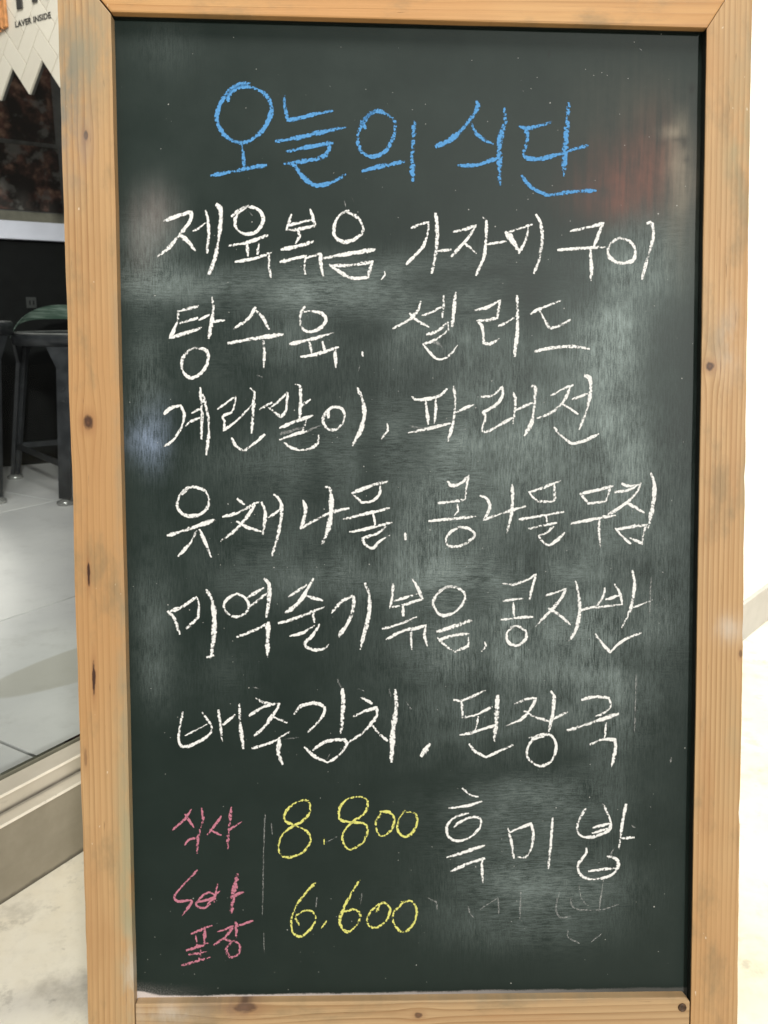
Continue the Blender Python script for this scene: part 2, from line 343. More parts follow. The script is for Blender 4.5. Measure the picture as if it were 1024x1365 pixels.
# ------------------------------------------------------------------ stools
steel = Mat('gunmetal'); x, y, z = steel.coord(); n = steel.noise((x, y, z), 22.0, 5)
steel.set(color=steel.mix(n.step(0.3, 0.7), (0.022, 0.024, 0.028), (0.044, 0.047, 0.053)), rough=(n * 0.25 + 0.28).clamp(), metal=0.3).bump(n, 0.0004, 0.2)
steel = steel.m
chrome = plain('worn_steel', (0.42, 0.42, 0.41), 0.22, 0.6, 0.1)
gm = Mat('green_plastic'); x, y, z = gm.coord(); n = gm.noise((x * 3.0, y * 3.0, z * 60.0), 3.0, 4)
gm.set(color=gm.mix(n.step(0.4, 0.75), (0.055, 0.095, 0.072), (0.24, 0.31, 0.27)), rough=0.3, spec=0.6); gm = gm.m
def make_stool(foot_r=0.478):
    st = empty('bar_stool', (0, 0, 0))
    RS, ZT = 0.378, 0.645
    bm = bmesh.new(); lathe(bm, [(0, ZT - 0.018), (RS - 0.05, ZT - 0.014), (RS - 0.02, ZT), (RS - 0.004, ZT - 0.003), (RS, ZT - 0.012), (RS - 0.004, ZT - 0.046), (RS - 0.012, ZT - 0.050), (RS - 0.016, ZT - 0.030), (0, ZT - 0.030)], 72)
    seat = link_bm('seat', bm, steel, st, True)
    bm = bmesh.new(); lathe(bm, [(RS - 0.022, ZT - 0.001), (RS - 0.018, ZT + 0.0025), (RS - 0.008, ZT + 0.0015), (RS - 0.003, ZT - 0.005), (RS - 0.006, ZT - 0.004), (RS - 0.022, ZT - 0.001)], 72)
    link_bm('seat_rim', bm, chrome, seat, True)
    legs = []
    for k in range(4):
        a = R(172.16) + k * math.pi / 2; d = Vector((math.cos(a), math.sin(a), 0)); s = Vector((-d.y, d.x, 0))
        bm = bmesh.new(); top = d * 0.385 + Vector((0, 0, ZT - 0.05)); bot = d * foot_r + Vector((0, 0, 0.022)); mid = top.lerp(bot, 0.14)
        bar(bm, top, mid, 0.072, 0.030, 0.006, 0.007, s); bar(bm, mid, bot, 0.030, 0.023, 0.008, 0.008, s)
        e = d * 0.012; bar(bm, top - e, bot - e, 0.012, 0.010, 0.012, 0.010, s)
        for zz in (0.27, 0.35): 
            p = top.lerp(bot, zz); bar(bm, p + d * 0.006, p + d * 0.012, 0.006, 0.006, 0.006, 0.006, s)
        leg = link_bm('leg', bm, steel, st)
        bm = bmesh.new(); lathe(bm, [(0, 0), (0.030, 0), (0.034, 0.006), (0.032, 0.013), (0.016, 0.020), (0.0, 0.026)], 20, bot - Vector((0, 0, 0.022)))
        link_bm('foot', bm, chrome, leg, True); legs.append((d, top, bot))
    for k in range(4):
        p = legs[k][1].lerp(legs[k][2], 0.78); q = legs[(k + 1) % 4][1].lerp(legs[(k + 1) % 4][2], 0.78)
        bm = bmesh.new(); bar(bm, p, q, 0.012, 0.012, 0.004, 0.004, (0, 0, 1)); link_bm('crossbar', bm, steel, st)
    # green band over the far side of the seat
    bm = bmesh.new(); prev = None; n = 40
    for i in range(n + 1):
        f = i / n; a = R(192) - f * R(214); e = min(1.0, min(f, 1 - f) / 0.26); e = math.sin(e * math.pi / 2)
        zt = ZT - 0.020 + 0.135 * e; hh = 0.002 + 0.060 * min(1.0, e) ** 2.2; r = RS + 0.006
        ring = []
        for rr, zz in ((r, zt), (r + 0.004, zt - hh), (r, zt - hh), (r - 0.004, zt)): ring.append(bm.verts.new((rr * math.cos(a), rr * math.sin(a), zz)))
        if prev:
            for j in range(4): bm.faces.new((prev[j], prev[(j + 1) % 4], ring[(j + 1) % 4], ring[j]))
        else: bm.faces.new(ring)
        prev = ring
    bm.faces.new(prev[::-1]); link_bm('green_band', bm, gm, st, False)
    return st
st = make_stool(); st.location = (-1.13, 3.014, IN_Z)
tag(st, 'black steel bar stool with green band over its seat, beside the board', 'stool', 'stools along the counter')
st2 = make_stool(0.33); st2.location = (-1.785, 2.66, IN_Z); st2.rotation_euler = (0, 0, R(-8)); st2.scale = (1, 1, 1.07)
for ch in list(st2.children):
    if ch.name.startswith('green_band'): bpy.data.objects.remove(ch)
tag(st2, 'black steel stool cut off at the far left, without a green band', 'stool', 'stools along the counter')

# ================================================================== the chalkboard
LEAN = R(-10.0)
board = tag(empty('chalkboard', (0, 0, 0.22), None, (LEAN, 0, 0)), 'green chalkboard in a worn pine frame with a handwritten Korean menu', 'chalkboard')

def wood(name, along, light, darkc, freq, warp, seed, knots=(), stains=(), shade_from=None):
    M = Mat(name); x, y, z = M.coord()
    u, v = (x, z) if along == 'z' else (z, x)            # u across the grain, v along it
    g = M.noise((u * 9.0 + seed, v * 1.1, y * 3.0), 1.0, 2, 0.5)
    t = u * freq + g * warp + M.noise((u * 30.0, v * 3.0 + seed, 0.0), 1.0, 2) * (warp * 0.12)
    kmask = None
    for (kx, kz, sx, sz, amp) in knots:
        ku, kv = (kx, kz) if along == 'z' else (kz, kx)
        su, sv = (sx, sz) if along == 'z' else (sz, sx)
        b = blob(u, v, ku, kv, su * 2.6, sv * 4.5)
        t = t + b * ((u - ku) * (freq * -0.75))
    f = t.fract()
    ring = f.pow(2.2) * (1.0 - f.step(0.90, 1.0))
    fine = M.noise((u * 700.0, v * 9.0 + seed, y * 40.0), 1.0, 3, 0.6)
    ff = M.noise((u * 260.0, v * 3.0 + seed, y * 40.0), 1.0, 2, 0.5)
    patch = M.noise((u * 14.0, v * 5.0 + seed, y), 1.0, 4, 0.55)
    rs = M.noise((u * 40.0, v * 1.5 + seed * 2.0, 0.0), 1.0, 1).step(0.3, 0.65)
    c = M.mix(ring * (0.30 + 0.80 * rs), light, darkc)
    c = M.mix(fine.step(0.45, 0.8) * 0.28, c, tuple(k * 0.62 for k in darkc))
    c = M.mix(ff.step(0.5, 0.8) * 0.30, c, tuple(min(1, k * 1.12) for k in light))
    c = M.mix(patch.step(0.5, 0.75) * 0.34, c, tuple(a * b for a, b in zip(darkc, (1.05, 0.9, 0.75))))
    tone = M.noise((u * 6.0 + seed * 3.0, v * 2.6, 1.0), 1.0, 3, 0.55)
    c = M.mix(tone.step(0.42, 0.62) * 0.60, c, tuple(a * b for a, b in zip(light, (0.90, 0.77, 0.64))))
    grime = M.noise((u * 22.0 + seed, v * 9.0, 2.0), 1.0, 5, 0.65)
    c = M.mix(grime.step(0.50, 0.70) * 0.52, c, (0.185, 0.150, 0.085))
    c = M.mix(M.noise((u * 35.0, v * 4.0 + seed, 7.0), 1.0, 3, 0.6).step(0.55, 0.72) * 0.35, c, (0.40, 0.205, 0.085))
    scr = M.noise((u * 420.0, v * 26.0 + seed, 3.0), 1.0, 2).step(0.70, 0.76)
    c = M.mix(scr * 0.55, c, (0.17, 0.085, 0.035))
    for (kx, kz, sx, sz, amp) in knots:
        ku, kv = (kx, kz) if along == 'z' else (kz, kx)
        su, sv = (sx, sz) if along == 'z' else (sz, sx)
        wob = M.noise((u * 250.0, v * 120.0, seed), 1.0, 3) - 0.5
        du = (u - ku) / su; dv = (v - kv) / sv
        d = (du * du + dv * dv).sqrt() + wob * 0.9
        halo = 1.0 - d.step(0.5, 2.6)
        c = M.mix(halo * 0.45 * min(1, amp), c, (0.26, 0.11, 0.045))
        core = 1.0 - d.step(0.55, 1.15)
        c = M.mix((core * amp).clamp(), c, (0.055, 0.024, 0.014))
        if amp < 1.2: c = M.mix((1.0 - d.step(0.0, 0.55)) * amp * 0.5, c, (0.20, 0.09, 0.045))
    for (sx_, sz_, rx, rz, amp, colr) in stains:
        b = blob(x, z, sx_, sz_, rx, rz) * (M.noise((x * 60.0 + seed, y, z * 22.0), 1.0, 4, 0.6).step(0.28, 0.66))
        c = M.mix(b * amp, c, colr)
    nick = M.noise((x * 240.0, y * 240.0, z * 130.0 + seed), 1.0, 1).step(0.79, 0.82)
    c = M.mix(nick * 0.7, c, (0.72, 0.62, 0.48))
    if shade_from: c = M.mix((y + (patch - 0.5) * 0.003).step(shade_from, shade_from + 0.0012), c, (0.012, 0.015, 0.013))  # shade on the recessed inner face, put into the wood colour
    M.set(color=c, rough=(fine * 0.2 + 0.42).clamp(), spec=0.35).bump(fine * 0.5 + ring * -0.4 + grime * 0.8 + scr * -0.5, 0.0008, 0.5)
    return M.m
PALE = (0.500, 0.315, 0.150); TAN = (0.290, 0.150, 0.058)
GREY = (0.250, 0.235, 0.165); GRN = (0.30, 0.30, 0.19); CHK = (0.62, 0.58, 0.52)
YF, YB = -0.0105, 0.016
lw = wood('pine_left', 'z', PALE, TAN, 190, 2.6, 3.1,
    [(-0.2815, 0.7747, 0.0022, 0.0045, 1.0), (-0.2845, 0.5302, 0.0046, 0.0066, 0.95), (-0.2868, 0.3975, 0.0013, 0.0110, 1.3), (-0.2842, 0.3039, 0.0016, 0.0150, 1.3), (-0.293, 0.232, 0.0016, 0.009, 0.4)],
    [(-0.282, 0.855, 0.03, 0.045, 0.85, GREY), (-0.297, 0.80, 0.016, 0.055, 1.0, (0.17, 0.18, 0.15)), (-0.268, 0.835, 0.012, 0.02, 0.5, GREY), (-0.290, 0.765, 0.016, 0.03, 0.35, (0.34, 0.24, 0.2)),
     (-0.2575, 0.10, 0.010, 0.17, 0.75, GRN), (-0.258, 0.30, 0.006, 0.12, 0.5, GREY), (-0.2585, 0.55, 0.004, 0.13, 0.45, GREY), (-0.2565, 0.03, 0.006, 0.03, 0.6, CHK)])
rw = wood('pine_right', 'z', (0.520, 0.335, 0.165), (0.325, 0.178, 0.072), 215, 1.8, 8.4,
    [(0.2628, 0.5799, 0.0040, 0.0042, 0.9), (0.298, 0.488, 0.0016, 0.010, 0.5), (0.296, 0.322, 0.002, 0.004, 0.6)],
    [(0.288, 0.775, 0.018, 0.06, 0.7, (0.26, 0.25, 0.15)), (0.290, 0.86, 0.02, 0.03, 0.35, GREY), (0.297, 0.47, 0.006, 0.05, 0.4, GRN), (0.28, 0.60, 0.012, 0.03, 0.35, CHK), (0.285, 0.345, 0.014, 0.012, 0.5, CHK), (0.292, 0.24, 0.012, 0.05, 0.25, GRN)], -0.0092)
tw = wood('pine_top', 'x', (0.560, 0.325, 0.135), (0.380, 0.190, 0.066), 120, 3.4, 5.7, [(0.02, 0.905, 0.006, 0.004, 0.6)], [(0.20, 0.90, 0.05, 0.01, 0.3, GREY)], -0.0050)
bw = wood('pine_bottom', 'x', (0.470, 0.315, 0.165), (0.290, 0.165, 0.070), 170, 3.4, 1.9,
    [(-0.1539, -0.0015, 0.0110, 0.0055, 0.75), (0.005, -0.012, 0.004, 0.003, 0.75)],
    [(-0.225, -0.006, 0.03, 0.010, 0.5, CHK), (-0.17, 0.0, 0.03, 0.012, 0.5, (0.16, 0.11, 0.09)), (0.1, 0.001, 0.12, 0.004, 0.4, GREY)])
# stiles and rails (front outlines in board coordinates)
ZF = -0.2215; TOP = 0.938
iTL = (-0.2585, 0.8763); iTR = (0.2540, 0.8705); iBL = (-0.2540, 0.0); iBR = (0.2574, 0.0)
oTL = (-0.3031, 0.930); oTR = (0.2925, 0.930); oBL = (-0.2938, ZF); oBR = (0.3023, ZF)
def iz(a, b, z): return a[0] + (b[0] - a[0]) * (z - a[1]) / (b[1] - a[1])
GAP = 0.0004
def worn(p, q, amp, n=60, nicks=()):
    """points from p towards q (q left out) with small dents in the line"""
    out = []; dx, dz = q[0] - p[0], q[1] - p[1]; ln = math.hypot(dx, dz); nx, nz = -dz / ln, dx / ln; a = 0.0
    for i in range(n):
        f = i / n; a = a * 0.75 + random.uniform(-1, 1) * amp * 0.5
        w = a if i else 0.0
        for (nf, depth) in nicks:
            if abs(f - nf) < 0.6 / n: w += depth
        out.append((p[0] + dx * f + nx * w, p[1] + dz * f + nz * w))
    return out
def stile(outer_t, inner_t, inner_b, outer_b, mat, nicks=()):
    bm = bmesh.new(); ib = (iz(inner_t, inner_b, ZF), ZF)
    prism(bm, [outer_t] + worn(inner_t, ib, 0.00025) + worn(ib, outer_b, 0.0001, 2) + worn(outer_b, outer_t, 0.0005, 90, nicks), YF, YB, 'y', 0.0009, 2)
    return link_bm('stile', bm, mat, board)
stile(oTL, iTL, iBL, oBL, lw); stile(oTR, iTR, iBR, oBR, rw, ((0.488, 0.0016), (0.61, 0.0008), (0.34, 0.0009)))
bm = bmesh.new(); prism(bm, [(oTL[0] + GAP, oTL[1] + 0.0012), (iTL[0] + GAP, iTL[1] + 0.0012), (iTR[0] - 0.0001, iTR[1] + 0.0002), (oTR[0] - 0.0001, oTR[1] + 0.0002)], YF - 0.0008, YB - 0.0005, 'y', 0.0014, 2)
link_bm('top_rail', bm, tw, board)
bm = bmesh.new(); bl = iz(iTL, iBL, -0.03) + 0.0006; br = iz(iTR, iBR, -0.03) - 0.0008
prism(bm, [(bl, 0.0033), (br - 0.004, 0.0004), (br, -0.004), (br, -0.062), (bl, -0.062)], YF + 0.0012, YB - 0.001, 'y', 0.0011, 2)
brail = link_bm('bottom_rail', bm, bw, board)
bm = bmesh.new(); lathe(bm, [(0.0040, -0.001), (0.0038, 0.0006), (0.0030, 0.0009), (0.0016, 0.0005), (0, 0.0004)], 20)
bmesh.ops.rotate(bm, verts=bm.verts, cent=(0, 0, 0), matrix=Matrix.Rotation(R(90), 3, 'X'))
bmesh.ops.translate(bm, verts=bm.verts, vec=(0.2495, YF + 0.0012 - 0.0004, -0.0090))
link_bm('screw', bm, plain('rusty_screw', (0.075, 0.038, 0.018), 0.5, 0.3, 0.3, 400), brail)
# rear legs of the A-frame
rear = bmesh.new()
for sx in (-0.235, 0.235): bar(rear, (sx, 0.020, 0.80), (sx, 0.36, -0.150), 0.018, 0.018, 0.011, 0.011, (1, 0, 0))
bar(rear, (-0.217, 0.25, 0.155), (0.217, 0.25, 0.155), 0.016, 0.016, 0.009, 0.009, (0, 0, 1))
link_bm('rear_legs', rear, tw, board)

# ---- writing panel with its chalk dust and painted sheen
PX0, PX1, PZ0, PZ1 = -0.262, 0.262, -0.006, 0.882
import numpy as np
NX, NZ = 250, 410
gx, gz = np.meshgrid(np.linspace(PX0, PX1, NX), np.linspace(PZ0, PZ1, NZ))
# patches of dust, plus sheen and a reflection painted in: centre x, z, radius x, z (mm from the opening's left bottom corner), weight
DUST_SHEEN = [
('dust', [(-228,695,26,31,0.220), (-232,656,33,18,0.220), (-166,648,73,17,0.220), (-74,648,80,18,0.260), (6,639,47,30,0.220), (-236,605,17,59,0.120), (-237,533,17,40,0.160), (59,658,74,22,0.220), (200,663,34,36,0.340), (210,692,30,30,0.160), (237,699,12,79,0.120), (171,613,37,47,0.440), (151,566,61,54,0.260), (6,613,40,33,0.160), (60,573,81,47,0.130), (128,513,75,47,0.220), (189,493,55,61,0.240), (60,493,102,40,0.200), (33,439,75,41,0.150), (156,438,82,48,0.200), (211,418,28,62,0.160), (-88,496,94,27,0.090), (-34,533,54,27,0.100), (-154,500,60,20,0.060), (-169,426,107,61,0.030), (-48,412,81,41,0.070), (102,377,117,41,0.220), (143,329,90,35,0.260), (61,322,69,28,0.140), (192,321,28,84,0.150), (6,398,102,20,0.130), (-102,392,81,17,0.080), (-233,352,17,55,0.180), (-227,304,17,31,0.120), (-184,303,41,28,0.060), (103,267,104,56,0.120), (172,259,42,63,0.120), (62,246,62,35,0.080), (96,190,63,28,0.200), (132,154,56,57,0.100), (97,97,77,39,0.190), (153,97,56,36,0.120), (97,62,70,19,0.090), (62,141,42,43,0.080), (-215,856,26,22,0.070), (-67,671,40,13,0.070), (-167,586,80,40,0.060), (-87,606,80,26,0.080), (-21,466,122,61,0.050), (88,425,178,228,0.045)]),
('smooth', [(-4,807,306,97,0.024), (-228,700,21,36,0.100), (208,660,34,53,0.130), (167,600,41,60,0.120), (128,533,81,61,0.040), (-233,352,16,48,0.060), (-107,653,119,17,0.050)]),  # soft dust haze; the wide top patch is painted sheen
('blue', [(-241,516,15,16,0.220), (-231,510,12,20,0.240), (-230,533,15,20,0.100)]),
('pinkish', [(-227,712,17,22,0.200), (-238,683,13,26,0.100)]),
('red', [(195,750,38,30,0.300), (176,730,34,20,0.200), (215,773,23,35,0.150)]),  # reddish reflection on the board, painted into its colour
('tan', [(236,755,11,29,0.220), (227,786,11,6,0.260), (237,797,6,10,0.160), (238,725,15,53,0.160), (198,809,53,39,0.050)]),  # lamp sheen beside the reflection, painted as tan patches
('dark', [(246,824,3,5,0.700), (234,780,6,2,0.500), (240,777,2,5,0.600), (222,777,3,2,0.400), (242,762,3,2,0.400), (119,852,1,3,0.600), (208,803,17,19,0.120)]),
('horiz', [(-74,648,133,20,0.900), (66,646,107,26,0.800), (76,176,83,35,0.900), (90,98,91,43,0.700), (6,533,67,40,0.500), (-88,493,101,34,0.400), (34,384,82,27,0.500), (167,606,61,80,-0.600), (128,526,82,54,-0.500), (-234,533,26,40,-0.800), (-237,338,27,68,-0.800)])
]
def patches(lst):
    d = np.zeros_like(gx)
    for cx, cz, sx, sz, a in lst:
        q = ((gx - cx / 1000) / (sx / 1000)) ** 2 + ((gz - cz / 1000) / (sz / 1000)) ** 2
        d = d + a * np.exp(-q)
    return d
ATT = {}
for name, lst in DUST_SHEEN: ATT[name] = patches(lst)
# broad passes of the eraser: each leaves a soft edged band a little lighter or darker than what it crossed
rng = np.random.default_rng(11)
field = np.zeros_like(gx)
for i in range(95):
    cx, cz = rng.uniform(-0.24, 0.25), rng.uniform(0.08, 0.70)
    horiz_ = abs(cz - 0.635) < 0.05 or (cz < 0.20 and rng.random() < 0.7) or rng.random() < 0.22
    ang = rng.normal(0, 0.16) + (0 if horiz_ else math.pi / 2)
    ln, wd = rng.uniform(0.05, 0.15), rng.uniform(0.008, 0.024)
    du = (gx - cx) * math.cos(ang) + (gz - cz) * math.sin(ang); dv = -(gx - cx) * math.sin(ang) + (gz - cz) * math.cos(ang)
    dv = dv + rng.normal(0, 1.6) * du * du
    field += rng.choice([-0.28, 0.20]) / (1 + np.exp((np.abs(dv) - wd) / 0.0022)) / (1 + np.exp((np.abs(du) - ln) / 0.010))
ATT['dust'] = ATT['dust'] * np.clip(1 + field, 0.25, 2.2)
co = np.stack([gx, np.zeros_like(gx), gz], -1).reshape(-1, 3)
idx = np.arange(NX * NZ).reshape(NZ, NX)
quads = np.stack([idx[:-1, :-1], idx[:-1, 1:], idx[1:, 1:], idx[1:, :-1]], -1).reshape(-1, 4)
ncnt = len(co)
extra = np.array([(PX0, 0.006, PZ0), (PX1, 0.006, PZ0), (PX1, 0.006, PZ1), (PX0, 0.006, PZ1)])
verts = np.concatenate([co, extra]).tolist()
c0, c1, c2, c3 = int(idx[0, 0]), int(idx[0, -1]), int(idx[-1, -1]), int(idx[-1, 0])
faces = quads.tolist() + [[ncnt, ncnt + 3, ncnt + 2, ncnt + 1]]
faces.append([int(i) for i in idx[0, ::-1]] + [ncnt, ncnt + 1]); faces.append([int(i) for i in idx[-1, :]] + [ncnt + 2, ncnt + 3])
faces.append([int(i) for i in idx[:, 0]] + [ncnt + 3, ncnt]); faces.append([int(i) for i in idx[::-1, -1]] + [ncnt + 1, ncnt + 2])
me = bpy.data.meshes.new('writing_panel'); me.from_pydata(verts, [], faces); me.update()
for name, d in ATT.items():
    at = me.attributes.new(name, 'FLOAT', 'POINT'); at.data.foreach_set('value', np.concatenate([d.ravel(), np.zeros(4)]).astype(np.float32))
M = Mat('green_chalkboard'); x, y, z = M.coord()
wob = M.noise((x * 8.0, y, z * 8.0), 1.0, 2) * 0.02
vstreak = M.noise((x * 760.0 + wob * 100.0, y, z * 95.0), 1.0, 3, 0.6)
hstreak = M.noise((x * 100.0, y, z * 740.0 + wob * 100.0), 1.0, 3, 0.6)
vst2 = M.noise((x * 170.0, y, z * 12.0 + 4.0), 1.0, 3, 0.6)
hst2 = M.noise((x * 11.0 + 7.0, y, z * 190.0), 1.0, 3, 0.6)
grit = M.noise((x, y, z), 900.0, 2, 0.6)
cloud = M.noise((x * 1.0 + 3.0, y, z * 1.0), 22.0, 5, 0.6)
sel = (M.noise((x + 9.0, y, z), 11.0, 3, 0.6) + M.attr('horiz') * 0.5 - 0.12).step(0.40, 0.60)
st_v = vstreak * 0.78 + vst2 * 0.22; st_h = hstreak * 0.78 + hst2 * 0.22
stv = st_v * (1.0 - sel) + st_h * sel
stc = stv.step(0.36, 0.64)
vlong = M.noise((x * 300.0, y, z * 14.0), 1.0, 2, 0.5) * (1.0 - sel) + M.noise((x * 16.0, y, z * 300.0), 1.0, 2, 0.5) * sel
tex = (stc - 0.5) * 0.85 + (vlong - 0.5) * 0.8 + (cloud - 0.5) * 2.3 + (grit - 0.5) * 1.7 + 0.86
dust = M.attr('dust')
dd = (dust * 0.70 * tex.max(0.10).min(2.4) + M.attr('smooth') * ((cloud - 0.5) * 1.2 + 0.9).max(0.0)).clamp()
base = M.mix(cloud.step(0.3, 0.7), (0.0085, 0.0178, 0.0150), (0.0108, 0.0210, 0.0178))
c = M.mix(dd, base, (0.335, 0.405, 0.395))
c = M.mix((M.attr('blue') * tex.max(0.1)).clamp(), c, (0.28, 0.36, 0.52))
c = M.mix((M.attr('pinkish') * ((vst2 - 0.5) * 1.4 + 0.9)).clamp(), c, (0.40, 0.30, 0.28))
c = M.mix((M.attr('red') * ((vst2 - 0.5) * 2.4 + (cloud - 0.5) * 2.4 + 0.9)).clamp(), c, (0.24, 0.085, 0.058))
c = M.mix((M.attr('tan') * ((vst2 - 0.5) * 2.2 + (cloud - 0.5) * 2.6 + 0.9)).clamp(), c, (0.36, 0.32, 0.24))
c = M.mix((M.attr('dark') * ((cloud - 0.5) * 3.0 + 1.0)).clamp(), c, (0.012, 0.014, 0.012))
# powder gathered along the bottom ledge
zz = z - 0.0026 + (cloud - 0.5) * 0.006 + (grit - 0.5) * 0.003 - blob(x, z, -0.259, 0.0, 0.020, 0.03) * 0.0065
led = (1.0 - zz.step(0.0004, 0.0026)) * ((x * -2.0) + 0.5).max(0.1)
c = M.mix(led.clamp(), c, (0.66, 0.61, 0.59))
c = M.mix((grit.step(0.35, 0.7) * (1.0 - zz.step(0.001, 0.016)) * blob(x, z, -0.245, 0.0, 0.040, 0.05) * 0.35).clamp(), c, (0.5, 0.47, 0.46))
speck = M.noise((x, y, z), 420.0, 0.0).step(0.856, 0.872)
c = M.mix(speck * 0.6, c, (0.6, 0.6, 0.58))
M.set(color=c, rough=(dd * 0.5 + (cloud - 0.5) * 0.1 + (stv - 0.5) * 0.12 + 0.46).clamp(), spec=0.22).bump(stv * 0.5 + grit * 0.5, 0.0002, 0.35)
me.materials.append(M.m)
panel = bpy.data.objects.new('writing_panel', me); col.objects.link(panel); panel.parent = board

# ---- chalk
def chalk(name, colr, dens):
    M = Mat(name); n = M.nt.nodes.new('ShaderNodeUVMap'); n.uv_map = 'stroke'; sp = M.nt.nodes.new('ShaderNodeSeparateXYZ')
    M.nt.links.new(n.outputs[0], sp.inputs[0]); u, v = V(M.nt, sp.outputs[0]), V(M.nt, sp.outputs[1])
    x, y, z = M.coord()
    grit = M.noise((x, y, z), 480.0, 3, 0.7); big_ = M.noise((x, y, z), 110.0, 2)
    rib = M.noise((u * 420.0, v * 0.7, 0.0), 1.0, 1)
    press = M.attr('press'); chat = M.attr('chatter'); faint = M.attr('faint')
    ed = v.abs()
    cover = 1.06 - ed.pow(2.5) * 0.80 + (grit - 0.5) * 3.3 + (big_ - 0.5) * 0.9 + (rib - 0.5) * chat * 3.2 - chat * 0.18 + (press - 0.5) * 0.66
    al = cover.step(0.30, 0.90) * (dens - faint * dens * 0.75)
    al = al * (1.0 - faint * grit.step(0.62, 0.40) * 0.7)
    M.set(color=M.mix(grit.step(0.3, 0.7), tuple(k * 0.84 for k in colr), colr), rough=0.95, spec=0.1, alpha=al.clamp())
    return M.m
CH = {'blue': chalk('blue_chalk', (0.110, 0.330, 0.660), 0.95), 'white': chalk('white_chalk', (0.86, 0.87, 0.86), 0.97),
      'pink': chalk('pink_chalk', (0.60, 0.23, 0.31), 0.85), 'yellow': chalk('yellow_chalk', (0.78, 0.77, 0.22), 0.92)}
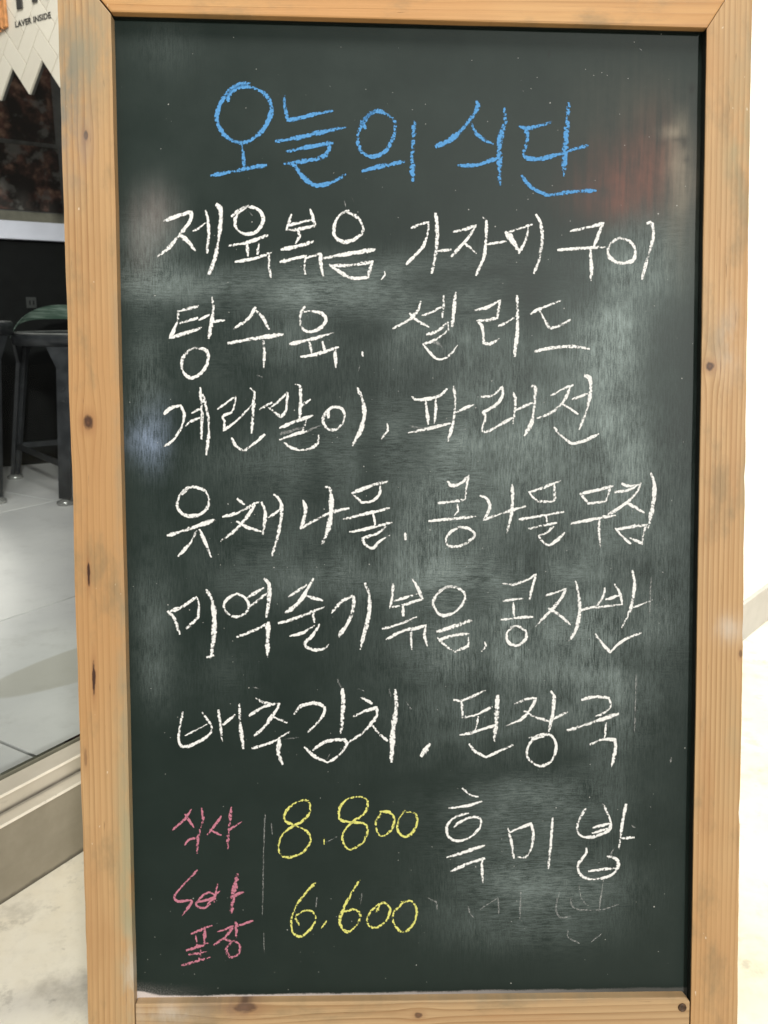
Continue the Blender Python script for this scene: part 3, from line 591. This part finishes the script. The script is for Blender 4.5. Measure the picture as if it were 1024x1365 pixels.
WRITING = [
('chalk_letter','오','blue',
 '45:-1612,8096 -1616,8119 -1592,8162 -1522,8209 -1445,8219 -1360,8192 -1280,8141 -1239,8048 -1259,7950 -1325,7841 -1421,7762 -1513,7738 -1616,7775 -1691,7862 -1715,7965 -1677,8077 -1607,8180 -1516,8233 -1432,8247;39:-1502,7708 -1489,7630 -1481,7517;45:-1765,7458 -1634,7482 -1481,7513 -1293,7547'),
('chalk_letter','늘','blue',
 '41:-1124,8135 -1121,8045 -1098,7937 | -1037,7943 -884,7982 -711,8021;45:-1199,7752 -1000,7788 -808,7833 -600,7878;42:-1106,7667 -924,7706 -712,7743;45c:-732,7740 -739,7696 -767,7636 | -886,7597 -1126,7563;45:-1126,7563 -1049,7552 -983,7464 -906,7399 -830,7377 -714,7406 -602,7471'),
('chalk_letter','의','blue',
 '43c:-424,7874 -433,7930 -346,8015 -250,8003 -177,7951 -162,7867 -202,7735 -270,7659 -366,7628 -453,7667 -486,7751 -478,7855 -423,7958 -337,8023;43:-444,7503 -309,7541 -87,7589;55c:2,7925 4,7831 -9,7642 -7,7430'),
('chalk_letter','식','blue',
 '52:555,8106 563,8069 511,7970 405,7847 309,7771 203,7723;39:512,7914 551,7839 619,7783 697,7750;55c:797,8045 807,7992 800,7917 770,7822 759,7709 760,7557 767,7402;39:397,7558 562,7565 678,7604 779,7633'),
('chalk_letter','단','blue',
 '41:938,7899 996,7885 1084,7900 1210,7939;52c:983,7890 1003,7824 992,7748 969,7654;41:969,7654 1008,7626 1106,7621 1222,7646 1378,7695 1543,7744;55c:1367,8096 1352,7903 1339,7714 1331,7486;41:961,7473 1010,7407 1089,7347 1206,7310 1343,7330 1480,7346 1613,7351'),
('chalk_letter','제','white',
 '39:-2181,7064 -2082,7101 -1949,7142 | -1956,7065 -2044,6954 -2148,6832 -2241,6760;39:-2044,6940 -1973,6883 -1919,6813;26:-1931,6979 -1879,7005 -1828,7046;32:-1820,7151 -1801,7066 -1798,6945 -1815,6793;43:-1724,7204 -1697,7178 -1688,7107 -1706,6946 -1739,6763 -1796,6611'),
('chalk_letter','육','white',
 '36:-1592,7108 -1530,7165 -1448,7190 -1356,7160 -1320,7090 -1347,7009 -1409,6964 -1491,6957 -1556,7007 -1564,7078 -1530,7139 -1458,7190;36:-1619,6853 -1451,6886 -1286,6944;32:-1461,6862 -1456,6769;32:-1359,6871 -1374,6785;36:-1565,6715 -1411,6741 -1250,6796;32:-1271,6770 -1272,6664 -1254,6579'),
('chalk_letter','볶','white',
 '35:-1073,7122 -1100,7040 -1117,6990 | -998,7001 -864,7032 | -884,7103 -906,7169;26:-1090,7034 -977,7062 -895,7082;29:-1015,6986 -1002,6940 -1036,6879;35:-1160,6823 -1020,6852 -885,6894;35:-1169,6715 -1061,6742 -948,6767 | -959,6686 -955,6609;35:-948,6751 -818,6789 | -818,6707 -798,6601'),
('chalk_letter','음','white',
 '37:-575,7165 -647,7124 -689,7053 -700,6972 -669,6915 -607,6891 -524,6912 -452,6974 -446,7035 -483,7095 -544,7135 -606,7151;42:-783,6752 -566,6790 -339,6828;37:-736,6691 -660,6637 -567,6582;37:-711,6687 -525,6692 -359,6724 | -380,6669 -401,6587 | -505,6574 -577,6582'),
('chalk_comma','comma','white',
 '26:-256,6632 -250,6604 -281,6571'),
('chalk_letter','가','white',
 '32:-15,7017 50,7043 132,7069 | 127,6972 76,6844 -59,6703;39:197,7140 210,7023 205,6845 167,6628;30:211,6815 330,6831'),
('chalk_letter','자','white',
 '34:348,6984 464,7007 555,7046 | 486,6936 341,6774;34:452,6885 504,6847 556,6801;35:620,7107 646,7077 642,6899 622,6758 557,6612;28:652,6878 819,6905'),
('chalk_letter','미','white',
 '52:823,6981 868,6926 934,6829;29:829,6981 959,7023 1050,7054;29:1016,7023 999,6926 940,6803;35:1088,7136 1130,7055 1142,6927 1118,6748 1074,6630'),
('chalk_letter','구','white',
 '35:1397,7000 1533,7027 1684,7068 | 1651,6981 1608,6874;35:1287,6831 1483,6847 1713,6859;35:1575,6827 1584,6699 1586,6571'),
('chalk_letter','이','white',
 '36:1835,6944 1757,6892 1732,6803 1786,6739 1878,6721 1962,6752 1976,6842 1928,6911 1835,6939;36:2083,7071 2122,7066 2137,6959 2100,6805 2038,6578'),
('chalk_letter','탕','white',
 '35:-2074,6282 -1973,6307 -1900,6327;35:-2074,6282 -2081,6196 -2145,6052 | -2034,6085 -1875,6139;35:-2056,6181 -1907,6223;32:-1888,6208 -1805,6251;39:-1776,6398 -1765,6331 -1776,6216 -1807,6053;28:-1782,6187 -1670,6207;35:-1939,5966 -2008,5918 -2047,5841 -2039,5754 -1972,5700 -1894,5731 -1829,5812 -1815,5890 -1834,5943 -1911,5962 -1949,5958'),
('chalk_letter','수','white',
 '34:-1398,6317 -1453,6227 -1580,6134;34:-1391,6291 -1328,6227 -1280,6132;42:-1634,6005 -1397,6048 -1160,6084;34:-1329,6054 -1321,5929 -1326,5790'),
('chalk_letter','육','white',
 '34:-959,6331 -988,6286 -1002,6219 -989,6152 -941,6108 -854,6123 -785,6181 -779,6239 -833,6277 -930,6287 -988,6273;34:-1091,5999 -903,6042 -714,6099;34:-922,6011 -897,5921;34:-805,6017 -786,5940;34:-995,5888 -855,5911 -669,5973;34:-689,5950 -695,5902 -684,5799'),
('chalk_dot','dot','white',
 '23:-451,5931 -449,5897'),
('chalk_letter','셀','white',
 '34:66,6372 35,6289 -48,6207 -177,6141;34:-28,6269 35,6207 135,6156;34:83,6253 160,6280 243,6327;34:270,6424 268,6331 258,6239;39:376,6451 364,6332 348,6163;34:123,6088 219,6121 306,6192;26:310,6177 315,6126 | 202,6043 87,6001 | 129,5950 192,5882 255,5867 328,5909 391,5990;26f:161,6022 213,6012 265,5960'),
('chalk_letter','러','white',
 '32:556,6302 661,6329 775,6389 | 765,6333 745,6234 | 661,6214 569,6209 | 609,6168 625,6085 625,6013 | 684,6007 763,6051;32:762,6164 840,6200 923,6256;37:922,6427 929,6293 928,6107 905,5900'),
('chalk_letter','드','white',
 '32:1049,6273 1122,6314 1310,6387;32:1132,6289 1175,6211 1218,6145 | 1312,6170 1400,6216;39:1094,5942 1251,5973 1420,5984 1572,5964'),
('chalk_letter','계','white',
 '34:-2207,5384 -2148,5435 -2069,5456 | -2035,5384 -2058,5270 -2132,5156 -2215,5094;34:-2016,5280 -1964,5322 -1891,5353;26:-1963,5390 -1879,5436;34:-1888,5611 -1879,5456 -1877,5311 -1883,5166;34:-1868,5549 -1832,5415 -1816,5249 -1843,5021'),
('chalk_letter','란','white',
 '26:-1735,5425 -1651,5488 -1578,5539 | -1585,5477 -1615,5399 -1694,5363 -1678,5312 -1685,5239 | -1570,5322 -1440,5457;35:-1443,5606 -1412,5571 -1424,5415 -1438,5218;35:-1362,5426 -1261,5482;35:-1613,5166 -1583,5104 -1511,5052 | -1427,5114 -1326,5197'),
('chalk_letter','말','white',
 '32:-1283,5436 -1217,5384 -1175,5357 | -1133,5416 -1115,5565;26:-1268,5440 -1195,5498 -1122,5571;32:-1044,5643 -1007,5623 -1002,5499 -1013,5333;32:-1008,5447 -920,5509;32:-1186,5260 -1051,5316 -900,5370;32:-957,5322 -989,5218;32:-1187,5156 -1072,5197 -957,5229;32:-1146,5125 -1094,5087 -1000,5062 -896,5087 -847,5135 -847,5191;45f:-1176,5208 -989,5260;26f:-989,5212 -811,5287'),
('chalk_letter','이','white',
 '32:-754,5353 -758,5416 -696,5447 -623,5416 -613,5343 -655,5270 -728,5239 -790,5281 -805,5343 -779,5405;41:-497,5607 -456,5520 -435,5395 -467,5250 -540,5108'),
('chalk_comma','comma','white',
 '29:-232,5295 -226,5239 -283,5162'),
('chalk_letter','파','white',
 '32:-8,5535 34,5510 170,5525 243,5550 300,5604;32:111,5504 124,5400 135,5296;32:201,5529 202,5421 191,5306;32:-39,5216 129,5250 328,5300;26f:-29,5275 108,5258 318,5306;32:363,5625 376,5504 360,5317 314,5145;32:384,5400 538,5467'),
('chalk_letter','래','white',
 '32:615,5536 716,5550 795,5625 | 800,5546 738,5463 628,5400 | 650,5348 617,5254 644,5223 718,5254 886,5348;32:901,5571 916,5484 897,5300;32:927,5421 1064,5484;39:1063,5634 1094,5626 1089,5484 1066,5317 1003,5195'),
('chalk_letter','전','white',
 '26:1239,5551 1348,5610 1432,5641;32:1407,5620 1349,5495 1244,5401 1118,5348;32:1339,5474 1413,5432 1477,5384;32:1433,5516 1560,5564;36:1541,5725 1583,5704 1591,5589 1562,5422 1496,5250;32:1267,5264 1342,5181 1427,5118 | 1544,5145 1666,5206'),
('chalk_letter','유','white',
 '35:-2009,4733 -2072,4675 -2105,4591 -2085,4518 -2013,4476 -1919,4486 -1845,4538 -1823,4622 -1854,4695 -1926,4727 -1988,4733 -2062,4671;43:-2192,4302 -1993,4364 -1780,4440;35:-1942,4339 -1995,4234 -2101,4119;35:-1910,4350 -1860,4234 -1809,4103'),
('chalk_letter','채','white',
 '35:-1567,4628 -1515,4579;35:-1700,4469 -1575,4502 -1386,4600;35:-1417,4569 -1513,4432 -1618,4328 -1720,4254;35:-1576,4422 -1472,4369 -1367,4337;35:-1355,4594 -1324,4506 -1336,4379 -1347,4312;29:-1304,4453 -1240,4495 -1188,4537;35:-1243,4663 -1198,4621 -1177,4526 -1204,4337 -1265,4122'),
('chalk_letter','나','white',
 '34:-984,4610 -964,4526 -1007,4362 | -885,4431 -737,4504 -580,4542;48:-778,4731 -741,4714 -733,4546 -755,4378 -819,4220'),
('chalk_letter','물','white',
 '42:-537,4682 -401,4735 -237,4781;31:-296,4735 -306,4661 -369,4604 -464,4592 | -548,4676;31:-622,4445 -443,4487 -216,4541;31:-355,4499 -342,4393;31:-566,4327 -401,4360 -195,4414;31:-243,4376 -317,4317 -454,4271 | -423,4208 -360,4182 -307,4239 -212,4296'),
('chalk_dot','dot','white',
 '29:-72,4314 -66,4260'),
('chalk_letter','콩','white',
 '32:313,4778 352,4743 433,4766 497,4830 | 479,4720 468,4623;32:230,4587 364,4600 484,4623;32:399,4570 406,4512 376,4478;32:145,4425 342,4443 573,4466;32:423,4373 342,4327 296,4258 319,4200 424,4199 528,4257 555,4308 504,4355 411,4371'),
('chalk_letter','나','white',
 '32:607,4650 665,4627 693,4546 638,4431 | 759,4477 1013,4557;32:891,4747 897,4604 886,4465 848,4321'),
('chalk_letter','물','white',
 '32:1047,4684 1082,4638 1129,4598 | 1264,4603 1280,4672 1272,4760;32:1063,4684 1186,4730 1325,4783;32:963,4437 1154,4469 1358,4505;32:1205,4469 1212,4413;32:1050,4353 1178,4383 1294,4406;32:1266,4371 1213,4320 1137,4288 | 1156,4255 1226,4204 1296,4243 1370,4312'),
('chalk_letter','무','white',
 '32:1512,4667 1548,4625 1583,4579 | 1688,4590 1746,4602 | 1769,4671 1779,4736;32:1512,4667 1640,4695 1803,4736;32:1434,4398 1620,4435 1830,4474;32:1686,4428 1687,4300 1698,4183'),
('chalk_letter','침','white',
 '30:1891,4759 1943,4736 2008,4745;30:1827,4683 1943,4699 2059,4763;35:2059,4759 2025,4682 1922,4578 1771,4481;35:1940,4583 2016,4543 2092,4497;41:2151,4851 2181,4763 2179,4601 2136,4357;30:1832,4358 1891,4288 1974,4217;39:1855,4346 1995,4369 2124,4387;30:2112,4380 2090,4299 2080,4210;32:1973,4264 2080,4215'),
('chalk_letter','미','white',
 '35:-2200,3617 -2146,3549 -2101,3415;35:-2175,3621 -2073,3662 -1946,3747 | -1927,3682 -1943,3558 -2035,3466;48:-1858,3809 -1809,3722 -1790,3578 -1797,3372 -1823,3196;39:-1856,3200 -1805,3214'),
('chalk_letter','역','white',
 '32:-1595,3772 -1666,3732 -1704,3664 -1668,3598 -1597,3566 -1515,3597 -1480,3669 -1514,3741 -1584,3776;32:-1487,3741 -1350,3827;32:-1468,3659 -1310,3781;41:-1335,3905 -1299,3863 -1296,3740 -1322,3565;32:-1585,3383 -1445,3436 -1298,3509;43:-1306,3509 -1313,3368 -1315,3203'),
('chalk_letter','줄','white',
 '29:-1120,3749 -1034,3800 -963,3852;42:-901,3903 -953,3810 -1035,3687 -1148,3599;34:-953,3749 -820,3711;34:-1210,3504 -995,3573 -806,3651;34:-903,3604 -889,3515;34:-1109,3388 -996,3418 -893,3480;34:-848,3490 -904,3397 -980,3325 | -966,3287 -874,3258 -802,3272 -755,3313'),
('chalk_letter','기','white',
 '42:-733,3603 -647,3695 -554,3747;45:-540,3740 -534,3674 -576,3530 -668,3385;41:-431,3859 -397,3756 -397,3591 -442,3404 -478,3270'),
('chalk_letter','볶','white',
 '31:-180,3853 -188,3747 -205,3640 | -67,3670 85,3720 | 47,3809 -4,3903;31:-167,3701 34,3766;31:-92,3650 -87,3569;31:-273,3448 -117,3492 29,3555;31:-238,3353 -117,3416 -3,3454;31:-16,3441 -16,3339 -11,3262;31:-3,3441 115,3478 | 105,3389 128,3292'),
('chalk_letter','음','white',
 '32:374,3833 261,3808 191,3719 198,3630 274,3566 388,3604 468,3705 458,3781 387,3825 299,3825 236,3775;41:224,3419 527,3519;32:224,3358 300,3286 389,3229;32:250,3350 389,3387 510,3399 | 503,3285 | 389,3239'),
('chalk_comma','comma','white',
 '29:655,3322 663,3284 630,3238'),
('chalk_letter','콩','white',
 '30:817,3856 918,3848 1044,3893 1115,3938 | 1083,3817 1059,3710;30:823,3696 919,3711 995,3720;30:912,3677 920,3550;30:806,3525 946,3542 1086,3549;30:921,3466 858,3410 866,3321 948,3287 1024,3345 1023,3422 946,3466 883,3456'),
('chalk_letter','자','white',
 '32:1211,3745 1299,3770 1388,3802 | 1326,3688 1119,3465;32:1237,3625 1340,3560 1430,3478;36:1481,3871 1508,3738 1518,3585 1487,3432 1424,3325;32:1518,3605 1683,3648'),
('chalk_letter','반','white',
 '28:1744,3808 1733,3737 1663,3630 | 1785,3647 1907,3659 | 1885,3762 1838,3843;28:1759,3706 1873,3741;34:1997,3965 2017,3838 1989,3633 1910,3450;28:2015,3633 2180,3696;35:1661,3392 1739,3289 1804,3219;28:1804,3219 1917,3327 2083,3397'),
('chalk_letter','배','white',
 '32:-2083,2695 -2112,2558 -2125,2439 -2081,2379 -1957,2419 -1843,2498 -1831,2578 -1908,2693;23:-2063,2484 -1869,2583;32:-1762,2711 -1748,2577 -1732,2435;29:-1741,2566 -1617,2668;39:-1575,2764 -1568,2576 -1541,2364'),
('chalk_letter','추','white',
 '31:-1424,2822 -1368,2785 -1301,2775;31:-1482,2662 -1369,2735 -1215,2775;35:-1211,2768 -1256,2688 -1348,2562 -1438,2478;31:-1279,2654 -1149,2595;31:-1458,2359 -1281,2417 -1127,2507;42:-1213,2430 -1226,2320 -1188,2215'),
('chalk_letter','김','white',
 '35:-1076,2675 -1019,2743 -895,2772 -805,2730 -828,2638 -953,2506;19f:-691,2992 -669,2946 -642,2894;48:-642,2894 -635,2751 -654,2498;35:-983,2363 -898,2282 -785,2223;35:-909,2339 -784,2419 -625,2434 | -603,2383 -671,2291 -773,2223'),
('chalk_letter','치','white',
 '35:-470,2819 -375,2767;35:-538,2647 -443,2692 -330,2726 | -335,2645 -444,2508 -591,2401;35:-364,2553 -308,2484 -235,2421;52:-160,2881 -153,2724 -183,2494 -194,2228'),
('chalk_dot','dot','white',
 '52:151,2378 121,2331 83,2275;45:132,2359 100,2305 83,2279;39:117,2322 87,2283'),
('chalk_letter','된','white',
 '31:377,2789 442,2784 549,2823 660,2876;31:442,2769 453,2693 453,2628 | 571,2649 721,2723;29:597,2631 572,2496;31:432,2463 572,2496 765,2556;52:774,2821 765,2625 749,2412;31:519,2377 573,2311 670,2255 | 788,2309 913,2367'),
('chalk_letter','장','white',
 '31:936,2750 1043,2792 1125,2800 | 1097,2731 1001,2612 862,2548;31:1022,2677 1131,2622 1239,2588;39:1268,2860 1290,2816 1281,2664 1250,2494;31:1271,2599 1415,2667;31:1132,2452 1229,2464 1294,2424 1317,2336 1275,2216 1167,2167 1069,2229 1047,2317 1100,2415 1197,2443;32:1072,2435 1186,2456'),
('chalk_letter','국','white',
 '31:1550,2782 1668,2809 1798,2795 | 1816,2725 1757,2660 1681,2628;41:1423,2499 1628,2563 1882,2648;31:1775,2562 1764,2431;35:1635,2366 1738,2409 1858,2408 | 1865,2331 1833,2160'),
('chalk_letter','식','pink',
 '26:-2020,1796 -2076,1716 -2190,1611;26:-2076,1752 -1999,1633;29c:-1925,1805 -1916,1701 -1959,1554 -1973,1394;26:-2080,1469 -2048,1516 -1959,1539'),
('chalk_letter','사','pink',
 '26:-1749,1729 -1814,1639 -1875,1565;26:-1851,1607 -1755,1556;35c:-1657,1809 -1678,1625 -1695,1432;26:-1683,1600 -1567,1677'),
('chalk_letter','S','pink',
 '27:-1975,1228 -2097,1099 -2183,988 -2147,938 -2027,941 -2113,808'),
('chalk_letter','e','pink',
 '26:-1991,924 -1918,997 -1858,1021 -1822,983 -1895,947 -1979,931 -1980,891 -1920,873 -1859,909'),
('chalk_letter','t','pink',
 '26c:-1790,1094 -1823,933;26:-1883,910 -1774,1032'),
('chalk_letter','ㅏ','pink',
 '52c:-1604,1179 -1641,1030 -1668,832;30:-1654,981 -1557,1017'),
('chalk_letter','포','pink',
 '31c:-2032,633 -1850,705;31c:-1995,625 -1985,512;31c:-1911,656 -1917,531;35c:-2077,476 -1888,540;31c:-1949,506 -1967,382;35c:-2120,334 -1987,374 -1870,405;29c:-2058,433 -1901,461'),
('chalk_letter','장','pink',
 '30c:-1790,646 -1657,694 | -1714,608 -1828,522;30c:-1743,583 -1666,552;35c:-1625,731 -1622,594;30c:-1621,694 -1475,746;30c:-1646,562 -1715,495 -1684,407 -1612,431 -1589,511 -1642,557'),
('chalk_digit','8','yellow',
 '27c:-1089,1637 -1173,1692 -1153,1778 -1057,1858 -956,1862 -942,1763 -1010,1678 -1094,1632 -1179,1569 -1233,1458 -1205,1359 -1120,1341 -1000,1394 -934,1504 -986,1596 -1089,1637'),
('chalk_dot','dot','yellow',
 '21:-813,1510 -811,1460'),
('chalk_digit','8','yellow',
 '27c:-564,1660 -660,1686 -677,1773 -611,1870 -491,1901 -414,1856 -443,1745 -564,1655 -637,1562 -637,1463 -577,1408 -468,1461 -414,1572 -443,1646 -564,1660'),
('chalk_digit','0','yellow',
 '27c:-291,1743 -339,1657 -322,1558 -274,1528 -201,1581 -170,1680 -213,1750 -298,1756'),
('chalk_digit','0','yellow',
 '27c:-73,1765 -129,1679 -136,1581 -80,1518 -7,1554 41,1653 17,1740 -80,1753'),
('chalk_digit','6','yellow',
 '27c:-897,1094 -990,996 -1088,848 -1118,711 -1089,610 -1029,592 -931,670 -894,770 -942,833 -1015,827 -1076,773 -1047,702'),
('chalk_dot','dot','yellow',
 '23:-798,731 -842,669'),
('chalk_digit','6','yellow',
 '32c:-493,1113 -566,990 -652,816 -671,704 -604,628 -518,689 -482,789 -542,839 -632,821'),
('chalk_digit','0','yellow',
 '27c:-316,831 -340,811 -299,886 -258,898 -209,834 -250,722 -348,661 -414,700 -409,787 -316,891'),
('chalk_digit','0','yellow',
 '27c:-80,908 -177,796 -165,683 -87,614 6,693 37,818 -7,907 -104,903'),
('chalk_letter','흑','white',
 '29:458,1965 529,1907 596,1886;30:337,1781 499,1804 631,1840;30:510,1732 398,1702 318,1621 328,1517 420,1475 541,1514 626,1617 611,1689 520,1690 419,1640 383,1603;35:319,1320 481,1370 659,1426;35:356,1189 502,1256 660,1305;30:640,1302 640,1202 649,1081'),
('chalk_letter','미','white',
 '31:876,1593 907,1468 933,1306;31:896,1551 1089,1628 | 1114,1528 1091,1383 1041,1311 | 974,1312;31:1292,1675 1278,1463 1256,1204'),
('chalk_letter','방','white',
 '32:1593,1760 1537,1657 1522,1554 1580,1497 1682,1500 1804,1550 1827,1643 1760,1800;32:1671,1583 1823,1623;32:1665,1531 1824,1581;32:1970,1797 1936,1601 1913,1382;32:1928,1480 2047,1485;32:1606,1386 1602,1334 1542,1252 1539,1168 1605,1105 1749,1099 1871,1153 1907,1247 1859,1300 1807,1311;32:1635,1171 1748,1186 1881,1195'),
('chalk_trace','faint rubbed out chalk stroke under the last line','white',
 '17f:514,849 534,786 561,748'),
('chalk_trace','faint rubbed out chalk stroke under the last line','white',
 '17f:626,826 789,928 | 800,782'),
('chalk_trace','faint rubbed out chalk stroke under the last line','white',
 '17f:1002,1009 995,726'),
('chalk_trace','faint rubbed out chalk stroke under the last line','white',
 '17f:1361,983 1332,816 1374,735 1466,740'),
('chalk_trace','faint rubbed out chalk stroke under the last line','white',
 '17f:1545,1032 1566,917 1612,853'),
('chalk_trace','faint rubbed out chalk stroke under the last line','white',
 '17f:1770,1082 1732,789'),
('chalk_trace','faint rubbed out chalk stroke under the last line','white',
 '17f:1464,918 1475,855 1527,813 1732,799 1917,849'),
('chalk_trace','faint rubbed out chalk stroke under the last line','white',
 '17f:137,938 218,895 229,832'),
('chalk_trace','faint rubbed out chalk stroke under the last line','white',
 '17f:1808,1280 1868,1383'),
('chalk_trace','faint rubbed out chalk stroke under the last line','white',
 '17f:1447,604 1448,541 1551,486'),
('chalk_trace','faint rubbed out chalk stroke under the last line','white',
 '17f:1664,495 1756,567'),
('chalk_trace','faint chalk stroke beside the prices','white',
 '14f:-1351,1744 -1369,1324 -1376,1026'),
('chalk_trace','faint chalk stroke beside the prices','white',
 '14f:-1376,1026 -1383,802'),
('chalk_trace','faint chalk stroke beside the prices','white',
 '14f:-1294,1657 -1285,1558'),
('chalk_trace','faint chalk stroke beside the prices','white',
 '14f:-1375,627 -1369,439'),
('chalk_trace','faint chalk stroke beside the prices','white',
 '14f:-881,957 -894,870'),
('chalk_trace','faint chalk stroke beside the prices','white',
 '14f:-469,988 -481,889'),
('chalk_trace','faint chalk stroke beside the prices','white',
 '14f:-697,1526 -794,1477'),
('chalk_trace','faint chalk specks and scratches','white',
 '15f:-608,7245 -595,7200;15f:-536,7265 -523,7245;15f:-1437,7142 -1417,7116;15f:-1594,7096 -1568,7122;15f:-2634,6992 -2608,6973;15f:-2602,6948 -2589,6967;15f:2045,3006 2039,2483;15f:2385,2234 2378,2191;15f:2168,3903 2160,3559;15f:2249,3972 2277,3951;15f:2371,2213 2378,2198;15f:2025,1602 2054,1580;15f:-65,2780 -17,2710;15f:1989,8575 2003,8563;15f:1534,5744 1568,5711 1576,5657;15f:-507,5628 -494,5595;15f:-1385,5725 -1338,5706;15f:-474,5807 -487,5767;15f:-756,2300 -783,2252;15f:-1164,2443 -1041,2456;15f:-1445,2922 -1397,2908;15f:-495,2901 -447,2880;15f:-215,2899 -202,2830')]

def smooth_path(tokens):
    runs = [[]]
    for tkn in tokens:
        if tkn == '|': runs.append([runs[-1][-1]])
        else: a, b = tkn.split(','); runs[-1].append(Vector((int(a) / 1e4, int(b) / 1e4)))
    out = []
    for r in runs:
        if len(r) < 2: continue
        for i in range(len(r) - 1):
            p1, p2 = r[i], r[i + 1]; p0 = r[i - 1] if i else p1 * 2 - p2; p3 = r[i + 2] if i + 2 < len(r) else p2 * 2 - p1
            m = max(2, int((p2 - p1).length / 0.0016))
            for k in range(m):
                t = k / m
                out.append(0.5 * ((2 * p1) + (p2 - p0) * t + (2 * p0 - 5 * p1 + 4 * p2 - p3) * t * t + (3 * p1 - p0 - 3 * p2 + p3) * t ** 3))
        out.append(r[-1].copy())
    res = []
    for p in out:
        if not res or (p - res[-1]).length > 1e-5: res.append(p)
    return res
def stroke_mesh(data, off0):
    vs_, fs_, uv_, ch_, fa_, pr_ = [], [], [], [], [], []
    for si, line in enumerate(data.split(';')):
        head, body = line.split(':'); w = float(''.join(c for c in head if c.isdigit())) / 1e4; fl = ''.join(c for c in head if c.isalpha())
        pts = smooth_path(body.split())
        if len(pts) < 2: continue
        s = random.uniform(0, 50); dist = 0.0; base = len(vs_); y = -0.00022 - 0.000018 * si - off0; ph = random.uniform(0, 9)
        total = sum((b - a).length for a, b in zip(pts, pts[1:]))
        for i, p in enumerate(pts):
            a = pts[max(0, i - 1)]; b = pts[min(len(pts) - 1, i + 1)]; d = (b - a).normalized(); nrm = Vector((-d.y, d.x))
            if i: dist += (p - pts[i - 1]).length
            ww = w * 0.47 * (1.0 + 0.14 * math.sin(dist * 340 + ph) + 0.10 * math.sin(dist * 120 + ph * 2) + random.uniform(-0.10, 0.10))
            e = min(dist, total - dist); ww *= 0.62 + 0.38 * min(1, e / 0.003)
            j = nrm * random.uniform(-0.00022, 0.00022)
            q = p + j
            if i == 0: q = q - d * w * 0.25
            if i == len(pts) - 1: q = q + d * w * 0.25
            down = abs(d.y)
            pr = 0.52 + 0.26 * math.sin(dist * 95 + ph * 3) + 0.16 * math.sin(dist * 260 + ph * 5) - (0.32 if total > 0.012 else 0.0) * max(0.0, 1 - (total - dist) / 0.008) - 0.15 * max(0.0, 1 - dist / 0.004)
            ww *= 0.90 + 0.22 * (pr - 0.4)
            c = (0.9 if 'c' in fl else 0.18) * (0.35 + 0.65 * down)
            for sgn in (-1, 0, 1):
                vs_.append((q.x + nrm.x * ww * sgn, y, q.y + nrm.y * ww * sgn)); uv_.append((s + dist, sgn)); ch_.append(c); fa_.append(1.0 if 'f' in fl else 0.0); pr_.append(pr)
            if i:
                o = base + (i - 1) * 3
                fs_ += [(o, o + 1, o + 4, o + 3), (o + 1, o + 2, o + 5, o + 4)]
    me = bpy.data.meshes.new('chalk'); me.from_pydata(vs_, [], fs_)
    uvl = me.uv_layers.new(name='stroke')
    for lp in me.loops: uvl.data[lp.index].uv = uv_[lp.vertex_index]
    for nm, arr in (('chatter', ch_), ('faint', fa_), ('press', pr_)):
        at = me.attributes.new(nm, 'FLOAT', 'POINT'); at.data.foreach_set('value', arr)
    return me
for i, (kind, label, colr, data) in enumerate(WRITING):
    me = stroke_mesh(data, 0.00001 * (i % 7)); me.materials.append(CH[colr])
    o = bpy.data.objects.new(kind, me); col.objects.link(o); o.parent = panel
    if kind == 'chalk_trace':
        o['label'] = label
        if 'specks' in label: o['kind'] = 'stuff'
    elif kind in ('chalk_letter', 'chalk_digit'): o['label'] = '%s chalk %s %s' % (colr, 'digit' if kind == 'chalk_digit' else 'syllable' if ord(label[0]) > 0xAC00 else 'letter', label)
